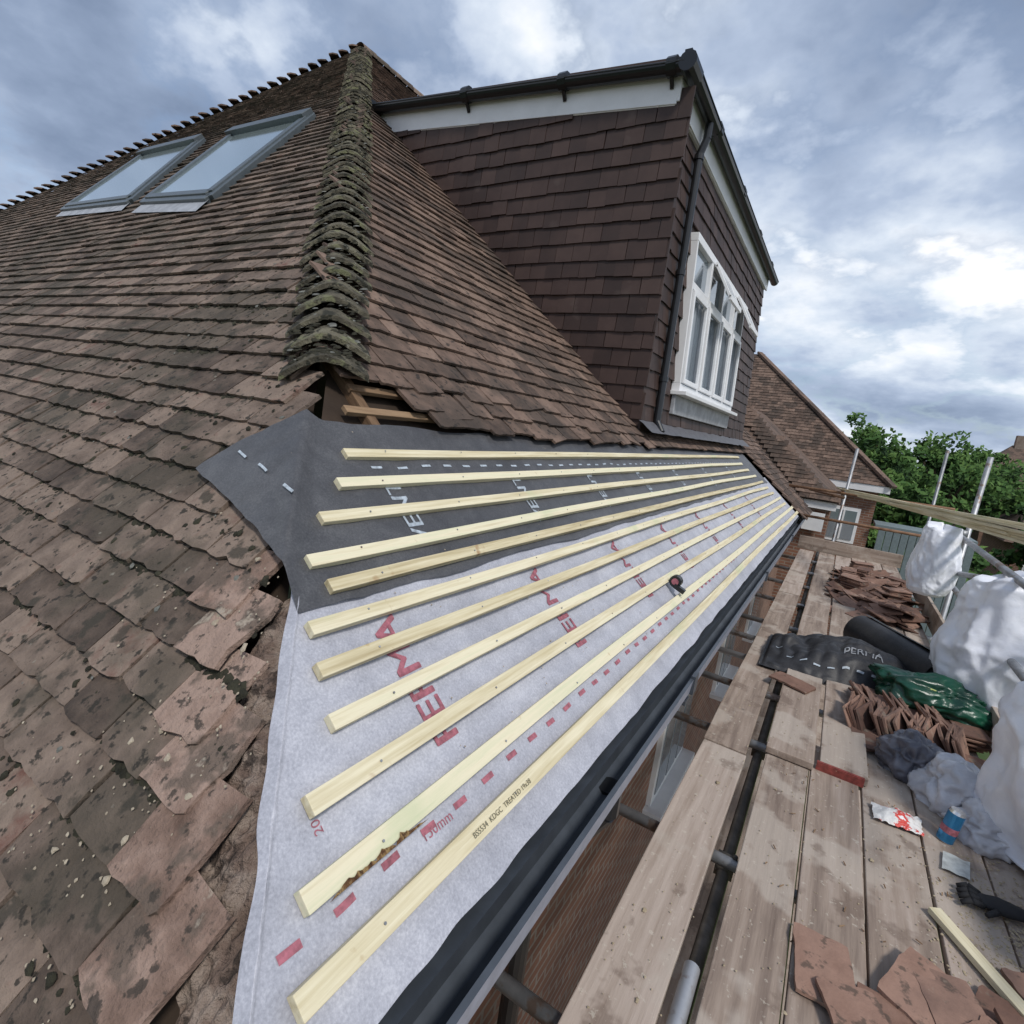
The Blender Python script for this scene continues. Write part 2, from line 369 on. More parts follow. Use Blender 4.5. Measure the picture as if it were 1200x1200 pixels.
for k in range(1500):
    x=-.85-abs(random.gauss(0,1.6)); y=U(.2,2.2)
    if y>hipY(x)-.10 or noise.noise(V((x*3,y*3,9)))<.05: continue
    if k%5: lump(bm_,P2(x,y,.031),n2,U(.002,.013),random.random())
    else: lump(bl_,P2(x,y,.031),n2,U(.003,.010),random.random())
for k in range(300):
    x=-.85-abs(random.gauss(0,.3)); y=U(.25,1.0)
    if y>hipY(x)-.04: continue
    lump(bc_,P2(x,y,.034),n2,U(.001,.004) if k%20 else U(.007,.011),random.random())
for k in range(200): lump(bc_,P1(-U(.6,1.5),U(1.0,3.5),-.010),n1,U(.001,.0035),random.random())
for k in range(1300):
    x=-1.72-U(0,1)**1.5*6; d=U(-.14,.14); p=V((x+.643*d,hipY(x)+.766*d,z1(x)+.060-(math.sqrt(((.56 if d>0 else .8)*d)**2+.002)-.045)*1.1)); lump(bm_ if k%6 else bl_,p,V((0,-.3,1)).normalized(),U(.005,.020),random.random())
bm_.make('moss',M_moss,house,True,fix=False); bl_.make('lichen',M_lichen,house,True,fix=False); bc_.make('mortar_crumbs',M_mortar,house,False,fix=False)
def rwin(q,nm):
    e=B(); P=[P2(x,y,0) for x,y in q]; c=sum(P,V())/4
    ins=lambda k:[p.lerp(c,k) for p in P]
    for i in range(4):
        a,bb=P[i],P[(i+1)%4]; e.bar(a+n2*.04,bb+n2*.04,.09,.07,n2)
        a,bb=ins(.07)[i],ins(.07)[(i+1)%4]; e.bar(a+n2*.06,bb+n2*.06,.08,.06,n2)
    I=ins(.09); e.poly([p+n2*.07 for p in I],mi=1)
    e.bar(P[1].lerp(P[0],.03)+n2*.09,P[2].lerp(P[3],.03)+n2*.09,.15,.07,n2)
    d=(P[0]-P[1]).normalized()
    e.poly([P[0]+n2*.05,P[3]+n2*.05,P[3]+d*.22+n2*.045,P[0]+d*.22+n2*.045],mi=2)
    e.make(nm,[M_frame,M_rglass,M_lead],house,bevel=.006)
rwin(W1,'roof_window'); rwin(W2,'roof_window_far')
# ------------------------------------------------------------ dormer
YC=4.78; YE=10.4
def XF(z): return -1.66-.052*(z-1.6)
XT=XF(4.35)
fn_=V((1,0,.052)).normalized(); fu=V((-.052,0,1)).normalized()
def zt(x): return 4.30+.085*(-x-1.7)
b=B()
def tc(c): return 1 if (c.z>z1(c.x)-.2 and c.z<zt(c.x)+.03) else 0
tiles(b,(XF(1.55)-.07,YC,1.55),(1,0,0),(0,-.02,1),(0,-1,0),(-4.6,.2),(0,3.3),tc,gauge=.155,width=.18,near=0,jit=.003,tail=.032,rot=.008,clampu=(-4.6,.1))
def tf(c): return 0 if (5.66<c.y<8.64 and 1.85<c.z<3.66) or c.z>4.40 else 1
tiles(b,(XF(1.55),YC,1.55),(0,1,0),fu,fn_,(0,YE-YC),(0,2.95),tf,gauge=.155,width=.18,near=0,jit=.003,tail=.032,rot=.008,clampu=(-.02,YE-YC+.03))
b.make('hanging_tiles',M_hung,house,fix=False)
b=B()
a0,a1=XF(1.3),XF(4.7)
b.poly([(a0,YC,1.3),(a1,YC,4.7),(-5.7,YC,5.0),(-5.7,YC,4.6)]);b.poly([(a0,YC,1.3),(a0,YE,1.3),(a1,YE,4.7),(a1,YC,4.7)])
b.poly([(a0,YE,1.3),(a1,YE,4.7),(-5.7,YE,5.0),(-5.7,YE,4.6)])
b.make('dormer_wall',M_hung,house)
b=B()
b.box((-3.82,(YC+YE)/2,4.74),(2.02,0,-.172),(0,(YE-YC)/2+.12,0),(0,0,.035))
b.make('dormer_flat_roof',M_pvc,house,bevel=.01)
b=B()
b.bar((XT+.05,YC-.08,zt(XT)+.09),(-5.5,YC-.08,zt(-5.5)+.09),.02,.22)
b.bar((XT+.055,YC-.09,zt(XT)+.11),(XT+.055,YE+.1,zt(XT)+.11),.02,.22)
b.bar((XT+.03,YC-.04,zt(XT)-.02),(-5.4,YC-.04,zt(-5.4)-.02),.08,.012)
b.bar((XT+.02,YC,zt(XT)+.0),(XT+.02,YE,zt(XT)+.0),.06,.012)
b.make('dormer_fascia',M_white,house,bevel=.003)
b=B()
def hround(b,p0,p1,r,out):
    p0=V(p0);p1=V(p1);out=V(out)
    for rr in (r,r-.006):
        def f(u,v):
            t=math.pi*u; return p0.lerp(p1,v)+out*(-math.cos(t)*rr)+V((0,0,-math.sin(t)*rr))
        b.grid(f,10,1)
    b.tube(p0+out*r,p1+out*r,.008,6)
g0=(XT+.10,YC-.15,zt(XT)+.22); g1=(-5.45,YC-.15,zt(-5.45)+.22)
hround(b,g0,g1,.065,(0,-1,0))
hround(b,(XT+.13,YC-.2,zt(XT)+.22),(XT+.13,YE+.3,zt(XT)+.20),.065,(1,0,0))
b.bar((XT+.08,YC-.1,4.65),(XT+.08,YE+.15,4.65),.06,.06)
for t in (.03,.3,.6,.97):
    p=V(g0).lerp(V(g1),t); b.tube(p+V((-.04,0,-.0)),p+V((.04,0,-.0)),.073,10); b.bar(p+V((0,0,-.05)),p+V((0,.06,-.13)),.03,.02)
for y in (5.6,7,8.4,9.8): b.tube((XT+.13,y,4.53),(XT+.13,y+.08,4.53),.073,10)
b.tube((XT+.13,YC-.22,4.52),(XT+.13,YC+.0,4.52),.075,12)
b.make('dormer_gutter',M_pvc,house)
b=B()
pts=[(XT+.13,5.40,4.5),(XT+.13,5.40,4.34),(XF(4.2)+.085,5.38,4.2),(XF(1.7)+.06,5.15,1.72),(XF(1.7)+.13,5.12,1.62)]
for i in range(4): b.tube(pts[i],pts[i+1],.036,14)
for z in (2.1,3.1,4.15):
    p=V(pts[3]).lerp(V(pts[2]),(z-1.72)/2.48); b.tube(p,p+V((-.003,.005,.05)),.044,14)
b.make('downpipe',M_pvc,house,False)
b=B()
def wb(y0,y1,z0,z1_,t=.05,dx=.0,mi=0):
    zc=(z0+z1_)/2; b.box((XF(zc)+.05+dx,(y0+y1)/2,zc),(t/2,0,0),(0,(y1-y0)/2,0),fu*((z1_-z0)/2),mi=mi)
Y0,Y1,Z0,Z1=5.68,8.62,2.07,3.63
wb(Y0,Y1,Z0,Z0+.08,.09);wb(Y0,Y1,Z1-.08,Z1,.09)
n=4;w=(Y1-Y0)/n
for i in range(n+1):
    y=Y0+w*i; wb(y-.035 if i else y,y+.035 if i<n else y,Z0+.08,Z1-.08,.085)
wb(Y0+.04,Y1-.04,3.1,3.17,.08)
wb(Y0+.03,Y1-.03,Z0+.03,Z1-.03,.008,-.01,1)
for i in range(n):
    y0=Y0+w*i+.05;y1=y0+w-.1; za,zb=Z0+.09,3.09
    for (a_,b__,c_,d_) in ((y0,y0+.05,za,zb),(y1-.05,y1,za,zb),(y0+.05,y1-.05,za,za+.05),(y0+.05,y1-.05,zb-.05,zb)): wb(a_,b__,c_,d_,.03,.05)
for i in (1,3):
    y0=Y0+w*i+.04;y1=y0+w-.08; tp=V((XF(3.55)+.12,0,Z1-.08)); bt_=V((XF(3.2)+.31,0,3.2))
    for ya,yb in ((y0,y0+.05),(y1-.05,y1)): b.bar(tp+V((0,(ya+yb)/2,0)),bt_+V((0,(ya+yb)/2,0)),.05,.03,(1,0,0))
    for p in (tp,bt_): b.bar(p+V((0,y0,0)),p+V((0,y1,0)),.03,.055,(0,0,1))
    b.poly([tp+V((0,y0+.05,0)),tp+V((0,y1-.05,0)),bt_+V((0,y1-.05,0)),bt_+V((0,y0+.05,0))],mi=1)
b.box((XF(2)+.09,(Y0+Y1)/2,Z0-.02),(.09,0,0),(0,(Y1-Y0)/2+.06,0),(0,0,.02))
b.box((XF(1.93)+.05,(Y0+Y1)/2,1.93),(.02,0,0),(0,(Y1-Y0)/2+.04,0),(0,0,.1),mi=2)
b.make('dormer_window',[M_white,M_glass,M_lead],house,bevel=.004)
b=B()
def fl(u,v):
    y=4.7+5.8*u; return V((XF(1.6)+.03+.14*v,y,z1(XF(1.6))+.10-.10*v+.012*noise.noise(V((y*4,v*3,0)))))
b.grid(fl,60,3); b.make('lead_apron_flashing',plain('dull_lead',(.10,.10,.11),.6,var=.3),house,True)
# ------------------------------------------------------------ felt
mem=empty('roofing_membrane')
def zroof(x,y): return min(z1(x),z2(y))
def sag(x,y):
    d=max(0,min(1,(y-hipY(x))/.5))
    fold=.007*(1-d)*(1-abs(noise.noise(V((x*5+y*3,x*2-y*6,8))))*4 if abs(noise.noise(V((x*5+y*3,x*2-y*6,8))))<.25 else 0)
    return -.004-.012*abs(noise.noise(V((x*1.5,y*1.2,1))))-.012*(.5-.5*math.cos(2*math.pi*(y-.3)/.45))*.6+.003*noise.noise(V((x*9,y*14,4)))-.004*max(0,noise.noise(V((x*3+y*2,y*7,4))))+fold*.8
def zL(x,y):
    yl=hipY(x)-.035
    return zroof(x,y)-.012+sag(x,y)*min(1,max(0,(y-yl)*6))+(.0 if y>hipY(x) else .012)
def fL(u,v):
    x=-.472-.006*noise.noise(V((u*40,1,1)))-(1.12-.472)*v; yl=hipY(x)-.035+.022*noise.noise(V((v*7,0,7))); y=yl+(10.2-yl)*(u**2.2)
    return V((x,y,zL(x,y)))
b=B(); b.grid(fL,280,60)
b.make('lower_membrane_sheet',M_feltL,mem,True)
Lp=[(-1.03,.78),(-1.3,.84),(-1.52,.885),(-1.78,.925)]
def zD(x,y,q=1):
    over=max(0,hipY(x)-y); z=zroof(x,y)+(.0 if over<=0 else min(.075,over*1.3))
    wr=.018*noise.noise(V((x*7,y*9,2)))*(1-q)+.007*noise.noise(V((x*4,y*3,9)))*q
    return z-.006+sag(x,y)*.6*q+abs(wr)
def fD(u,v):
    k=v*3; i=min(2,int(k)); t=k-i; lx=Lp[i][0]*(1-t)+Lp[i+1][0]*t; ly=Lp[i][1]*(1-t)+Lp[i+1][1]*t
    rx=-1.03-.50*v+.012*noise.noise(V((u*12,v,3))); uu=u**2.2; y=ly+(10.0-ly)*uu; q=min(1,max(0,(y-ly)/.3)); q=q*q*(3-2*q); x=lx*(1-q)+rx*q
    return V((x,y,zD(x,y,q)))
b=B(); b.grid(fD,260,40)
b.make('upper_membrane_sheet',M_feltD,mem,True)
def lay(x0,y0,z,off=.0025):
    def g(tx,ty):
        x=x0+u1.x*tx; y=y0-ty; return V((x,y,z(x,y)+off))
    return g
for i,y in enumerate((1.02,1.84,2.7,3.6,4.6,5.8,7.2)):
    text('PERMA',.12,lay(-.70,y+.03,zL),M_red,mem,bold=3)
    text('VENT',.11,lay(-1.12,y+.36,zD),M_wht,mem,bold=1)
def dash(b,x0,y0,x1,y1,w,z):
    d=V((x1-x0,y1-y0,0)); s=V((-d.y,d.x,0)).normalized()*w/2; n=3
    def g(u,v):
        p=V((x0,y0,0))+d*u+s*(2*v-1); return V((p.x,p.y,z(p.x,p.y)+.0025))
    b.grid(g,n,1)
b=B()
for k in range(70):
    y=.46+k*.115; dash(b,-.606,y,-.606,y+.045,.011,zL)
b.make('red_lap_marks',M_red,mem)
b=B()
for k in range(60):
    y=1.3+k*.13; dash(b,-1.37,y,-1.37,y+.05,.008,zD)
def zF(x,y): return zD(x,y,.0)+.006
for (x,y) in ((-1.28,.93),(-1.45,.96),(-1.6,.985)): dash(b,x,y,x-.06,y+.012,.006,zF)
b.make('pale_lap_marks',M_wht,mem)
text('150mm',.034,lambda tx,ty:V((-.592-ty*.75,.80+tx,zL(-.592-ty*.75,.80+tx)+.0025)),M_red,mem)
text('20',.028,lay(-.70,.62,zL),M_red,mem)
# ------------------------------------------------------------ battens
BX=[-1.41,-1.31,-1.22,-1.13,-1.06,-.99,-.91,-.82,-.73,-.63,-.545]
BY=[1.21,1.11,.98,.87,.89,.78,.75,.72,.60,.52,.45]
RX=[-1.44,-1.335,-1.235,-1.15,-1.05,-.96,-.87,-.775,-.69,-.60,-.515]
RY=[9.1,8.9,9.0,9.2,9.4,9.4,9.5,9.8,9.8,10.2,10.4]
for i in range(11):
    b=B(); w=.043 if i>7 else .038
    a=P1(BX[i],BY[i],.003); c=P1(RX[i],RY[i],.003)
    b.bar(a,c,w,.024,n1,rnd=(.35,.9,.5,.98,.1,.55,.2,.75,.4,1.0,.45)[i],seg=30,wob=.016)
    ob=b.make('timber_batten',M_batten,bevel=.0018)
    ob.name='timber_batten' if i==0 else 'timber_batten.%03d'%i
    nb=B()
    for k in range(14):
        y=BY[i]+.18+k*.45; t=(y-BY[i])/(RY[i]-BY[i])
        p=a.lerp(c,t)+n1*.0125; nb.tube(p,p+n1*.002,.003,6)
    nb.make('nail',M_tube,ob)
    if i==10:
        o=a.lerp(c,.045)+n1*.0155-u1*.008
        text('BS5534  KDGC  TREATED 19x38',.018,lambda tx,ty:o+(c-a).normalized()*tx+u1*ty,M_blk,ob)
    if i==9:
        kb=B(); dd=(c-a).normalized(); o9=a.lerp(c,.004)
        def bark(u,v):
            # irregular waney strip wrapping the lower arris
            wv=.5+.9*noise.noise(V((u*9,2,2)))+.5*noise.noise(V((u*25,2,2))); wv=max(.05,wv)*min(1,u*8)*min(1,(1-u)*5)
            s=(v-.5)*2; return o9+dd*(.26*u)+n1*(.0136 if s>0 else .0136+s*.017*min(1,wv+.3))-u1*(.0232 if s<0 else .0232-s*.016*wv)
        kb.grid(bark,50,6); kb.make('bark_edge',M_batten_bark,ob)
b=B(); c=P1(-.69,2.97,.045)
b.tube(c-V((0,.022,0)),c+V((0,.022,0)),.034,18); b.bar(c+V((-.0,-.02,-.02)),c+V((.06,-.02,-.045)),.03,.025)
b.tube(c-V((0,.0235,0)),c-V((0,.022,0)),.02,14,mi=1)
b.make('tape_measure',[M_pvc,M_red],bevel=.003)
# ------------------------------------------------------------ eaves gutter
b=B()
pr=[(-.505,.47),(-.50,.40),(-.455,.375),(-.41,.385),(-.392,.43),(-.384,.50),(-.398,.503),(-.401,.44),(-.415,.40),(-.455,.388),(-.485,.405),(-.495,.47)]
ys=[.05+.6*k for k in range(21)]
for k in range(20):
    for i in range(len(pr)):
        a=pr[i];c=pr[(i+1)%len(pr)]
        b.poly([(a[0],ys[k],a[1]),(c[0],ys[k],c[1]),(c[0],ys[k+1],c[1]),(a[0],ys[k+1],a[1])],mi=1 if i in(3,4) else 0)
for y in (2.45,5.2,8.0): 
    b.bar((-.386,y,.47),(-.386,y+.07,.47),.02,.09); b.bar((-.45,y,.37),(-.45,y+.07,.37),.1,.02)
b.poly([(a[0],.05,a[1]) for a in pr[:6]])
b.make('eaves_gutter',[M_gut,M_lip_sheen],house)
b=B()
def ap(u,v):
    y=.2+11.5*u; return V((-.455-.06*v,y,z1(-.47)-.045-.02*v))
b.grid(ap,60,3); b.make('eaves_tray',M_gut,house,True)
b=B()
def wall(b,p0,p1,za,zb,mi=0):
    p0=V((*p0,0));p1=V((*p1,0));L=(p1-p0).length
    b.poly([p0+V((0,0,za)),p1+V((0,0,za)),p1+V((0,0,zb)),p0+V((0,0,zb))],lc=[(0,za,0),(L,za,0),(L,zb,0),(0,zb,0)],mi=mi)
wall(b,(-.80,.6),(-.80,13.4),-4.6,.38); wall(b,(-.80,.6),(-19,.6),-4.6,.38); wall(b,(-.8,13.4),(-.05,13.4),-4.6,.6); wall(b,(-.05,13.4),(-.05,20),-4.6,.6)
b.make('wall',M_brick,house)
b=B(); b.box((-.64,6.3,.37),(.13,0,0),(0,6.2,0),(0,0,.008)); b.box((-.513,6.3,.40),(.006,0,0),(0,6.2,0),(0,0,.09)); 
b.box((-.3,13.26,.58),(.35,0,0),(0,.012,0),(0,0,.09));b.box((-.32,13.25,.2),(.2,0,0),(0,.03,0),(0,0,.2));
b.make('soffit',M_white,house,bevel=.002)
b=B()
for y in (4.5,7.0,9.4):
    b.box((-.79,y,-.85),(.03,0,0),(0,.5,0),(0,0,.5)); 
    for q in (-.32,0.0,.32): b.box((-.755,y+q*.98,-.85),(.004,0,0),(0,.13,0),(0,0,.42),mi=1)
    b.box((-.74,y,-1.38),(.09,0,0),(0,.56,0),(0,0,.025))
b.make('upper_floor_window',[M_white,M_glass],house,bevel=.003)
b=B(); b.tube((-.69,1.62,-4.5),(-.69,1.62,-.1),.04,12); b.tube((-.69,1.62,-.1),(-.45,1.62,.3),.04,12); b.tube((-.45,1.62,.3),(-.45,1.62,.4),.045,12)
b.make('eaves_downpipe',M_pvc,house)
b=B()
def tw(c): 
    x,y,z=c; 
    if y<13.1: return 0
    if z1(x)>z+.02: return 0
    if x>.1-(y-13.2)*2.64/1.8: return 0
    return 1
tiles(b,(0,13.2,.68),(1,0,0),V((0,1,1.16)),V((0,-1.16,1)),(-3.3,.2),(0,2.8),tw,near=0)
b.make('wing_roof_tiles',M_tile1,house,fix=False)
b=B(); b.poly([(.1,13.2,.66),(-2.54,15,2.74),(-2.54,20,2.74),(.1,20,.66)]); b.poly([(.1,13.2,.66),(-2.54,15,2.74),(-3.2,15,2.74),(-.7,13.2,.66)]); b.make('wing_roof_deck',M_tile1,house)
# ------------------------------------------------------------ scaffolding
sc=empty('scaffolding')
b=B()
def board(x0,x1,y0,y1,zt_=0.0,tilt=0):
    b.bar(((x0+x1)/2+tilt,y0,zt_-.019),((x0+x1)/2,y1,zt_-.019),x1-x0-.006,.038,seg=12,wob=.008)
board(-.35,-.125,-1,2.9);board(-.35,-.125,2.92,6.8,-.004);board(-.35,-.125,6.82,10.3)
board(-.04,.165,-1,3.3,0);board(.17,.385,-1,3.3,.004);board(.39,.61,-.8,4.1,0);board(.615,.83,-.8,4.1,.003);board(.835,1.0,-.8,4.1,-.003)
board(-.05,.18,3.0,6.9,.042,.0);board(.19,.41,3.05,6.95,.044,.01)
board(.42,.62,4.12,8.0);board(.625,.83,4.12,8.0,.002);board(.835,1.02,4.12,8.0)
board(-.05,.18,6.5,10.4,.0);board(.19,.41,6.5,10.4,.0);board(.42,.62,8.02,11);board(.625,.83,8.02,11.,.002);board(.835,1.05,8.02,11)
b.make('boards',M_board,sc,bevel=.004)
b=B()
for k in range(7): b.bar((-.5+.25*k,-1,-2.1),(-.5+.25*k,11,-2.1),.235,.038)
b.make('added_lower_lift_boards',M_board,sc)  # lower lift added so the gap beside the deck reads dark
b=B(); b.bar((1.03,-.5,.10),(1.03,3.7,.10),.03,.22); b.bar((1.08,3.75,.10),(1.1,8.5,.10),.03,.22); b.bar((-.4,10.5,.1),(1.1,10.5,.1),.03,.22)
b.make('toe_board',M_board,sc,bevel=.004)
b=B()
b.box((.295,3.042,.046),(.105,0,0),(0,.008,0),(0,0,.002),mi=0); b.box((.295,3.032,.024),(.105,0,0),(0,.002,0),(0,0,.02),mi=0)
b.make('red_board_band',plain('red_band',(.22,.045,.035),.75,var=.5,scale=30),sc)
b=B(); T=.024
b.tube((-.08,-1,-.115),(-.08,11,-.115),T,14)
for y in (2.16,3.18,4.5,6.6): 
    b.box((-.08,y,-.09),(.035,0,0),(0,.03,0),(0,0,.035)); b.tube((-.05,y,-.06),(-.05,y,-.03),.01,8)
b.make('ledger_tubes',M_tubed,sc,True)
b=B(); b.tube((-.078,.9,-.05),(-.082,1.54,.012),T,14,cap=False); b.tube((-.078,.9,-.05),(-.082,1.535,.0115),T-.004,14,cap=False)
for y in (1.2,2.14,3.16,3.9,4.49,5.02,5.62,6.6,7.6,8.6,9.6): b.tube((-.62,y,-.065),(1.15,y+.03,-.065),T,14)
b.tube((0,10.66,-4.6),(.14,10.66,1.81),T,14); b.tube((1.36,11,-4.6),(1.36,11,1.95),T,14)
b.tube((1.13,7,-4.6),(1.21,7,1.80),T,14); b.tube((1.18,2.6,-4.6),(1.18,2.6,1.2),T,14)
b.tube((1.12,7.4,1.0),(.98,2.0,1.0),T,14); b.tube((1.13,7.4,.52),(1.06,1.8,.52),T,14)
b.tube((.95,7.6,.5),(1.3,4.2,1.0),T,14)
for p in ((1.16,7,1.0),(1.16,7,.52)): b.box(p,(.04,0,0),(0,.04,0),(0,0,.04))
b.make('tubes',M_tube,sc,True)
b=B(); b.tube((-.75,10.62,1.03),(1.6,10.7,1.05),T,12); b.tube((-.5,10.62,.55),(1.5,10.7,.55),T,12); b.tube((-.5,12.8,.9),(.1,10.0,1.0),T,12)
b.make('rusty_tubes',M_rust,sc,True)
b=B()
for k in range(8):
    b.bar(V((-.02+.05*k,10.9-k*.25,1.09+.012*(k%3))),V((1.20+.06*k,5.5-k*.26,1.19+.045*(k%4)-.02*k*.3)),.045,.022,seg=6,wob=.03)
b.make('timber_batten_bundle',M_batten,bevel=.002)
# ------------------------------------------------------------ deck clutter
def tpile(name,items,mat=M_tilenew):
    b=B()
    for (c,rx,ry,rz) in items:
        R=Matrix.Rotation(rz,3,'Z')@Matrix.Rotation(ry,3,'Y')@Matrix.Rotation(rx,3,'X')
        b.box(c,R@V((.08,0,0)),R@V((0,.13,0)),R@V((0,0,.006)),jit=.005)
    return b.make(name,mat,bevel=.0015)
it=[]
for r in range(5):
    for k in range(16):
        it.append(((.36+k*.034+U(-.004,.004),3.72+r*.02+(k%2)*.01+ (r>2)*.16,.085+.0*r),U(-.1,.1),1.05+U(-.12,.12),U(-.1,.1)+.15*r-.3))
it=[i for k,i in enumerate(it) if k%5<3]
for s in range(5):
    x=.45+s*.12
    for k in range(int(U(4,9))): it.append(((x+U(-.02,.02),4.05+U(-.02,.02),.012+k*.014),U(-.05,.05),U(-.08,.08),U(-.4,.4)))
for k in range(16): it.append(((U(.4,.95),U(3.5,3.72),.012+.012*(k%3)),U(-.12,.12),U(-.12,.12),U(-1.5,1.5)))
tpile('clay_tile_stack',it)
it=[]
for k in range(150):
    x=U(.25,1.0);y=U(6.3,8.9); h=.16*max(0,1-abs(x-.7)/.5)*U(0,1); it.append(((x,y,.015+h),U(-.35,.35),U(-.35,.35),U(0,3)))
for s in range(7):
    x=U(.3,1.0);y=U(7.0,9.5)
    for k in range(12): it.append(((x+U(-.01,.01),y+U(-.01,.01),.01+k*.014),0,U(-.04,.04),s+U(-.1,.1)))
tpile('clay_tile_heap',it)
def slab(b,c,hx,hy,rz,rx=0,ry=0):
    """one cambered, chipped clay tile"""
    R=Matrix.Rotation(rz,3,'Z')@Matrix.Rotation(ry,3,'Y')@Matrix.Rotation(rx,3,'X'); sd=U(0,99); c=V(c); o=len(b.v); nx,ny=8,10; rn=random.random()
    for l in (0,1):
        for j in range(ny+1):
            for i in range(nx+1):
                x=(i/nx*2-1)*hx; y=(j/ny*2-1)*hy
                e=.006*noise.noise(V((x*30+sd,y*30,1)))
                if i in (0,nx): x+=e
                if j in (0,ny): y+=e*1.6
                if i in(0,nx) and j in(0,ny): x*=.97;y*=.97
                z=(.012 if l else 0)+.006*(1-(y/hy)**2)+.002*noise.noise(V((x*25+sd,y*25,l)))
                b.v.append(tuple(c+R@V((x,y,z)))); b.r.append(rn); b.l.append((x,y,z))
    G=(nx+1)*(ny+1); q=lambda l,i,j:o+l*G+j*(nx+1)+i
    for j in range(ny):
        for i in range(nx): b.f.append((q(1,i,j),q(1,i+1,j),q(1,i+1,j+1),q(1,i,j+1)));b.mi.append(0)
        for i in (0,nx): b.f.append((q(0,i,j),q(0,i,j+1),q(1,i,j+1),q(1,i,j)));b.mi.append(0)
    for i in range(nx):
        for j in (0,ny): b.f.append((q(0,i,j),q(0,i+1,j),q(1,i+1,j),q(1,i,j)));b.mi.append(0)
b=B()
for (c,rx,ry,rz) in [((.26,1.80,.012),0,0,.1),((.47,1.72,.014),0,.03,1.45),((.62,1.83,.013),.02,0,1.9),((.60,1.88,.028),.05,.03,.3),((.78,1.95,.014),0,.04,1.2),((.72,1.78,.03),.06,0,.9),((.36,1.64,.028),.03,.03,.4),((.88,2.10,.013),0,0,.4),((.80,1.85,.04),.1,.05,.3),((.52,1.90,.03),.02,.05,-.4),((.0,3.98,.046),0,0,1.2)]:
    slab(b,c,.082,.128,rz,rx,ry)
b.make('fallen_clay_tile',M_tilenew)
rl=empty('membrane_roll')
b=B()
A0,A1=V((.40,5.25,.19)),V((.86,4.52,.19)); RD=(A1-A0).normalized(); RS=RD.cross(V((0,0,1))).normalized()
def spi(u,v):
    t=u*2*math.pi*9; r=.03+.125*u+.004*math.sin(t*.5+v*5); c=A0.lerp(A1,v); 
    return c+V((0,0,1))*math.cos(t)*r+RS*math.sin(t)*r+RD*(.012*math.sin(t*.37)*(1 if v>.9 else 0))
b.grid(spi,260,5)
b.make('roll',M_feltR,rl,True)
b=B()
def loose(u,v):
    x=-.24+.98*u; y=4.22+.80*v+.06*u-.0*u; e=math.sin(math.pi*min(1,v*1.0))
    h=(.04+.24*min(1,u*1.6)**.8)*e**.8*(.8+.45*noise.noise(V((u*3,v*3,2))))+.08*abs(noise.noise(V((u*4,v*5,5))))*e+.04*abs(noise.noise(V((u*10,v*9,5))))
    if u>.75: h*=1-(u-.75)*2.2
    if u<.03 or v<.02: h=.005
    return V((x,y+.05*noise.noise(V((u*4,v*4,8))),h+.012))
b.grid(loose,90,60); b.make('loose_sheet',M_feltR,rl,True)
text('PERMA',.085,lambda tx,ty:loose(.52+tx*.95,.24+ty*1.4)+V((0,-.004,.006)),plain('grey_print',(.25,.26,.28),.6),rl)
b=B()
for k in range(9): b.grid(lambda u,v,k=k:loose(.08+.09*k+.045*u,.10+.012*v+.25*math.exp(-k))+V((0,-.004,.005)),4,1)
b.make('sheet_marks',M_wht,rl)
def crumple(name,c,sx,sy,sz,mat,amp=.3,fr=3,sub=5,seed=0,extra=None,flat=-.55):
    import bmesh
    me=bpy.data.meshes.new(name); bm=bmesh.new(); bmesh.ops.create_icosphere(bm,subdivisions=sub,radius=1)
    for v in bm.verts:
        p=v.co.copy(); q=p*fr+V((seed,seed*2,0)); q=q+noise.noise_vector(q*.7)*.6
        d,_=noise.voronoi(q); e=min(1,(d[1]-d[0])*1.6); d2,_=noise.voronoi(q*2.4+V((7,7,7))); e2=min(1,(d2[1]-d2[0])*1.6)
        k=1+amp*(.55*(1-e)+.22*(1-e2)-.25)+amp*.8*noise.noise(p*1.3+V((seed,0,0)))
        if extra: p=extra(p,k)
        else:
            p=p*k
            if p.z<flat: p.z=flat
        v.co=V((p.x*sx,p.y*sy,(p.z-flat)*sz))
    for f in bm.faces: f.smooth=True
    bm.to_mesh(me); bm.free(); me.materials.append(mat)
    ob=bpy.data.objects.new(name,me); COL.objects.link(ob); ob.location=c; return ob
g=crumple('green_plastic_bag',(.76,4.24,.10),.27,.15,.11,M_green,.55,2.0,seed=3)
text('LIFE',.08,lambda tx,ty:V((-.12+tx,-.13+ty*.6,.105+ty*.75-abs(tx-.08)*.12)),plain('yellow_print',(.4,.45,.10),.5,var=.3),g)
crumple('carrier_bag',(.80,3.22,.0),.17,.15,.13,M_bagc,.5,2.0,seed=9)
crumple('carrier_bag.001',(.62,3.40,.0),.13,.13,.12,M_greyb,.5,2.0,seed=13)
crumple('carrier_bag.002',(.88,3.02,.0),.13,.12,.09,M_bagc,.5,2.0,seed=23)
